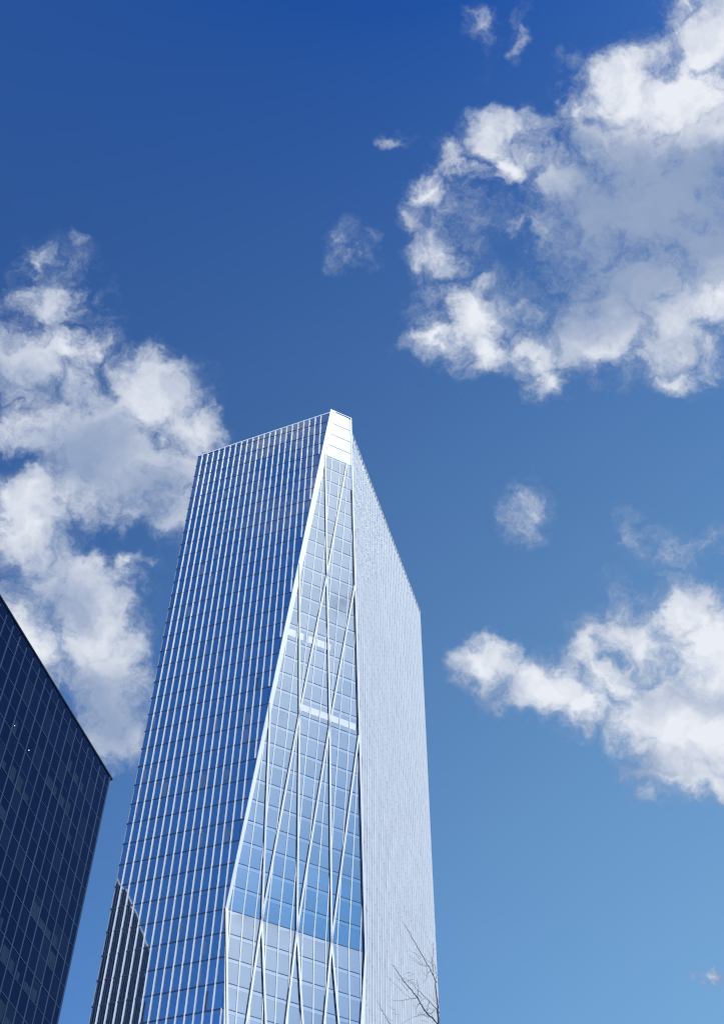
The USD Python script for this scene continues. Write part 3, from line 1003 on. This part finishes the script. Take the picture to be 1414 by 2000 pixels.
TREE = [
    ('trunk', [(2.9, 17.4, -0.1), (2.8, 17.3, 3.0), (2.55, 17.0, 6.0), (1.38, 16.6, 10.34)], 0.13, 0.055),
    ('limb', [(1.38, 16.6, 10.34), (1.16, 16.0, 11.4), (1.09, 15.9, 11.78), (1.08, 15.8, 12.03), (1.06, 15.7, 12.27)], 0.021, 0.0075),
    ('limb', [(1.08, 15.7, 12.27), (0.97, 15.5, 12.38), (0.8, 15.2, 12.48), (0.69, 15.0, 12.57), (0.6, 14.9, 12.65)], 0.0066, 0.0023),
    ('twig', [(1.03, 15.6, 12.32), (1.02, 15.6, 12.53), (1.05, 15.7, 12.74), (1.05, 15.7, 12.91)], 0.0049, 0.0023),
    ('twig', [(0.99, 15.6, 12.39), (0.94, 15.5, 12.26), (0.89, 15.4, 12.07)], 0.0035, 0.0015),
    ('twig', [(0.97, 15.5, 12.38), (0.85, 15.3, 12.28), (0.74, 15.2, 12.31)], 0.0028, 0.0011),
    ('limb', [(1.16, 16.0, 11.4), (1.03, 15.3, 11.4), (0.86, 15.0, 11.39), (0.76, 14.8, 11.44), (0.62, 14.6, 11.49), (0.51, 14.5, 11.6), (0.43, 14.4, 11.65)], 0.0112, 0.0023),
    ('twig', [(0.76, 14.8, 11.44), (0.78, 14.8, 11.59), (0.76, 14.8, 11.72)], 0.0042, 0.0015),
    ('twig', [(0.76, 14.8, 11.44), (0.62, 14.6, 11.27), (0.51, 14.5, 11.19), (0.42, 14.4, 11.14)], 0.0035, 0.0015),
    ('twig', [(0.8, 14.9, 11.45), (0.74, 14.9, 11.34), (0.74, 14.9, 11.26)], 0.0035, 0.0015),
    ('limb', [(1.1, 15.8, 11.87), (0.96, 15.6, 11.92), (0.81, 15.4, 11.94), (0.71, 15.3, 12.0)], 0.0056, 0.0019),
    ('twig', [(0.96, 15.6, 11.92), (0.92, 15.6, 11.78), (0.93, 15.6, 11.65)], 0.0042, 0.0015),
    ('twig', [(1.04, 15.7, 11.87), (0.98, 15.6, 11.73), (1.01, 15.6, 11.62)], 0.0042, 0.0015),
    ('twig', [(1.06, 15.7, 12.08), (1.06, 15.8, 12.3), (1.09, 15.8, 12.46), (1.06, 15.8, 12.63)], 0.0049, 0.0023),
    ('limb', [(1.16, 16.0, 11.4), (0.64, 14.6, 10.74), (0.39, 14.4, 10.82), (0.3, 14.3, 10.92), (0.25, 14.2, 10.98)], 0.0056, 0.0019),
    ('twig', [(0.3, 14.3, 10.92), (0.26, 14.3, 10.95)], 0.0021, 0.0011),
    ('twig', [(0.98, 15.3, 11.56), (0.8, 15.1, 11.39), (0.66, 15.0, 11.26), (0.56, 15.0, 11.2)], 0.0035, 0.0015),
    ('limb', [(2.8, 17.3, 3.6), (3.52, 17.66, 5.03), (4.4, 18.1, 6.2)], 0.0385, 0.009),
    ('twig', [(3.52, 17.66, 4.8051), (3.84, 18.02, 5.2551000000000005), (3.96, 18.38, 5.5051000000000005)], 0.0084, 0.003),
    ('twig', [(3.92, 17.86, 5.4746), (4.24, 18.22, 5.9246), (4.36, 18.58, 6.1746)], 0.0084, 0.003),
    ('twig', [(4.32, 18.060000000000002, 6.1441), (4.640000000000001, 18.42, 6.5941), (4.760000000000001, 18.78, 6.8441)], 0.0084, 0.003),
    ('limb', [(2.75, 17.2, 4.6), (2.12, 17.605, 6.14), (1.35, 18.099999999999998, 7.3999999999999995)], 0.0385, 0.009),
    ('twig', [(2.12, 17.605, 5.8978), (1.68, 17.69, 6.3478), (1.335, 17.615, 6.5978)], 0.0084, 0.003),
    ('twig', [(1.77, 17.83, 6.618799999999999), (1.3299999999999998, 17.915, 7.0687999999999995), (0.985, 17.839999999999996, 7.3187999999999995)], 0.0084, 0.003),
    ('twig', [(1.4200000000000002, 18.055, 7.339799999999999), (0.9800000000000003, 18.14, 7.7898), (0.6350000000000002, 18.064999999999998, 8.0398)], 0.0084, 0.003),
    ('limb', [(2.65, 17.1, 5.4), (3.235, 17.82, 7.050000000000001), (3.95, 18.700000000000003, 8.4)], 0.0385, 0.009),
    ('twig', [(3.235, 17.82, 6.790500000000001), (3.4, 18.349999999999998, 7.240500000000001), (3.355, 18.785, 7.490500000000001)], 0.0084, 0.003),
    ('twig', [(3.5599999999999996, 18.220000000000002, 7.563000000000001), (3.7249999999999996, 18.75, 8.013), (3.68, 19.185000000000002, 8.263)], 0.0084, 0.003),
    ('twig', [(3.885, 18.62, 8.3355), (4.05, 19.15, 8.785499999999999), (4.004999999999999, 19.585, 9.035499999999999)], 0.0084, 0.003),
    ('limb', [(2.6, 17.05, 6.0), (2.24, 17.86, 7.43), (1.8, 18.85, 8.6)], 0.0385, 0.009),
    ('twig', [(2.24, 17.86, 7.2051), (1.86, 18.23, 7.6551), (1.4700000000000002, 18.38, 7.9051)], 0.0084, 0.003),
    ('twig', [(2.04, 18.310000000000002, 7.8746), (1.6600000000000001, 18.680000000000003, 8.3246), (1.27, 18.830000000000002, 8.5746)], 0.0084, 0.003),
    ('twig', [(1.84, 18.76, 8.5441), (1.4600000000000002, 19.130000000000003, 8.9941), (1.07, 19.28, 9.2441)], 0.0084, 0.003),
    ('limb', [(2.6, 17.0, 6.6), (3.365, 17.09, 8.03), (4.3, 17.2, 9.2)], 0.0385, 0.009),
    ('twig', [(3.365, 17.09, 7.8050999999999995), (3.77, 17.310000000000002, 8.255099999999999), (3.995, 17.595, 8.505099999999999)], 0.0084, 0.003),
    ('twig', [(3.79, 17.14, 8.474599999999999), (4.195, 17.360000000000003, 8.924599999999998), (4.42, 17.645, 9.174599999999998)], 0.0084, 0.003),
    ('twig', [(4.215, 17.19, 9.1441), (4.62, 17.410000000000004, 9.5941), (4.845, 17.695, 9.8441)], 0.0084, 0.003),
    ('limb', [(2.8, 17.25, 4.0), (2.9349999999999996, 18.105, 5.76), (3.0999999999999996, 19.15, 7.2)], 0.0385, 0.009),
    ('twig', [(2.9349999999999996, 18.105, 5.4832), (2.82, 18.610000000000003, 5.9332), (2.5799999999999996, 18.94, 6.1832)], 0.0084, 0.003),
    ('twig', [(3.01, 18.58, 6.3072), (2.895, 19.085, 6.7572), (2.655, 19.415, 7.0072)], 0.0084, 0.003),
    ('twig', [(3.085, 19.055, 7.1312), (2.97, 19.560000000000002, 7.5812), (2.73, 19.89, 7.8312)], 0.0084, 0.003),
    ('twig', [(0.87, 15.2, 12.2), (0.82, 15.2, 12.29), (0.76, 15.1, 12.32)], 0.0022, 0.0008),
    ('twig', [(0.85, 15.2, 12.31), (0.76, 15.2, 12.39), (0.66, 15.1, 12.37)], 0.0022, 0.0008),
    ('twig', [(1.0, 15.2, 12.21), (0.91, 15.2, 12.29), (0.82, 15.1, 12.31)], 0.0022, 0.0008),
    ('twig', [(0.86, 15.2, 12.18), (0.77, 15.2, 12.25), (0.67, 15.1, 12.29)], 0.0022, 0.0008),
    ('twig', [(0.8, 15.2, 11.87), (0.7, 15.2, 11.95), (0.59, 15.1, 11.94)], 0.0022, 0.0008),
    ('twig', [(0.69, 15.2, 11.7), (0.61, 15.2, 11.76), (0.53, 15.1, 11.79)], 0.0022, 0.0008),
    ('twig', [(0.8, 15.2, 11.69), (0.73, 15.2, 11.78), (0.66, 15.1, 11.79)], 0.0022, 0.0008),
    ('twig', [(0.84, 15.2, 11.7), (0.79, 15.2, 11.75), (0.74, 15.1, 11.7)], 0.0022, 0.0008),
    ('twig', [(0.71, 15.2, 11.91), (0.64, 15.2, 11.96), (0.56, 15.1, 11.95)], 0.0022, 0.0008),
    ('twig', [(0.62, 15.2, 11.92), (0.55, 15.2, 11.98), (0.47, 15.1, 12.01)], 0.0022, 0.0008),
    ('twig', [(0.66, 15.2, 11.8), (0.58, 15.2, 11.91), (0.48, 15.1, 11.96)], 0.0022, 0.0008),
    ('twig', [(0.58, 15.2, 11.81), (0.48, 15.2, 11.92), (0.38, 15.1, 11.96)], 0.0022, 0.0008),
    ('twig', [(1.04, 15.2, 12.15), (1.0, 15.2, 12.29), (0.96, 15.1, 12.34)], 0.0022, 0.0008),
    ('twig', [(0.93, 15.2, 12.01), (0.88, 15.2, 12.06), (0.83, 15.1, 12.06)], 0.0022, 0.0008),
    ('twig', [(0.99, 15.2, 12.17), (0.97, 15.2, 12.3), (0.94, 15.1, 12.41)], 0.0022, 0.0008),
    ('twig', [(0.93, 15.2, 12.06), (0.91, 15.2, 12.22), (0.9, 15.1, 12.29)], 0.0022, 0.0008),
    ('twig', [(0.92, 15.2, 11.53), (0.84, 15.2, 11.49), (0.75, 15.1, 11.37)], 0.0022, 0.0008),
    ('twig', [(0.8, 15.2, 11.61), (0.75, 15.2, 11.59), (0.71, 15.1, 11.51)], 0.0022, 0.0008),
    ('twig', [(0.88, 15.2, 11.7), (0.84, 15.2, 11.67), (0.79, 15.1, 11.55)], 0.0022, 0.0008),
    ('twig', [(0.94, 15.2, 11.55), (0.86, 15.2, 11.52), (0.79, 15.1, 11.43)], 0.0022, 0.0008),
    ('twig', [(1.02, 15.2, 11.61), (1.0, 15.2, 11.7), (0.97, 15.1, 11.77)], 0.0022, 0.0008),
    ('twig', [(1.0, 15.2, 11.65), (0.97, 15.2, 11.72), (0.93, 15.1, 11.71)], 0.0022, 0.0008),
    ('twig', [(1.07, 15.2, 11.63), (1.05, 15.2, 11.67), (1.01, 15.1, 11.64)], 0.0022, 0.0008),
    ('twig', [(0.72, 15.2, 12.07), (0.66, 15.2, 12.08), (0.6, 15.1, 11.97)], 0.0022, 0.0008),
    ('twig', [(0.73, 15.2, 11.98), (0.66, 15.2, 11.95), (0.6, 15.1, 11.88)], 0.0022, 0.0008),
    ('twig', [(0.75, 15.2, 12.07), (0.72, 15.2, 12.03), (0.68, 15.1, 11.97)], 0.0022, 0.0008),
    ('twig', [(0.92, 15.2, 11.42), (0.84, 15.2, 11.45), (0.75, 15.1, 11.4)], 0.0022, 0.0008),
    ('twig', [(0.93, 15.2, 11.43), (0.85, 15.2, 11.46), (0.76, 15.1, 11.42)], 0.0022, 0.0008),
    ('twig', [(1.0, 15.2, 11.51), (0.93, 15.2, 11.56), (0.84, 15.1, 11.52)], 0.0022, 0.0008),
    ('twig', [(0.91, 15.2, 11.35), (0.86, 15.2, 11.37), (0.8, 15.1, 11.32)], 0.0022, 0.0008),
    ('twig', [(0.49, 15.2, 11.52), (0.45, 15.2, 11.54), (0.4, 15.1, 11.52)], 0.0022, 0.0008),
    ('twig', [(0.45, 15.2, 11.37), (0.41, 15.2, 11.39), (0.37, 15.1, 11.36)], 0.0022, 0.0008),
    ('twig', [(0.52, 15.2, 11.45), (0.48, 15.2, 11.47), (0.44, 15.1, 11.43)], 0.0022, 0.0008),
]


def tube(mb, P, r0, r1, sides=6):
    P = np.array(P, float)
    n = len(P)
    R = np.linspace(r0, r1, n)
    T = np.gradient(P, axis=0)
    T /= np.linalg.norm(T, axis=1)[:, None]
    ref = np.array([0.3, 0.9, 0.2])
    v, f = [], []
    for i in range(n):
        a = np.cross(T[i], ref); a /= np.linalg.norm(a); b = np.cross(T[i], a)
        for k in range(sides):
            t = 2 * math.pi * k / sides
            v.append(P[i] + R[i] * (math.cos(t) * a + math.sin(t) * b))
    for i in range(n - 1):
        for k in range(sides):
            j = (k + 1) % sides
            f += [[i * sides + k, i * sides + j, (i + 1) * sides + j], [i * sides + k, (i + 1) * sides + j, (i + 1) * sides + k]]
    v += [P[0], P[-1]]
    for k in range(sides):
        j = (k + 1) % sides
        f += [[n * sides, j, k], [n * sides + 1, (n - 1) * sides + k, (n - 1) * sides + j]]
    mb.add(v, f)


def wander(pts, amp, sub=5):
    """an uneven line through the points"""
    pts = np.array(pts, float)
    out = []
    for a, b in zip(pts[:-1], pts[1:]):
        L = np.linalg.norm(b - a)
        for k in range(sub):
            out.append(a + (b - a) * k / sub + rng.normal(0, amp * L, 3) * (1 if k else 0.0))
    out.append(pts[-1])
    return out


for name, pts, ra, rb in TREE:
    mb = MB(); tube(mb, wander(pts, 0.018), ra, rb, 8 if ra > 0.05 else 5); mb.build(name, M['bark'], BP, B0, smooth=50)
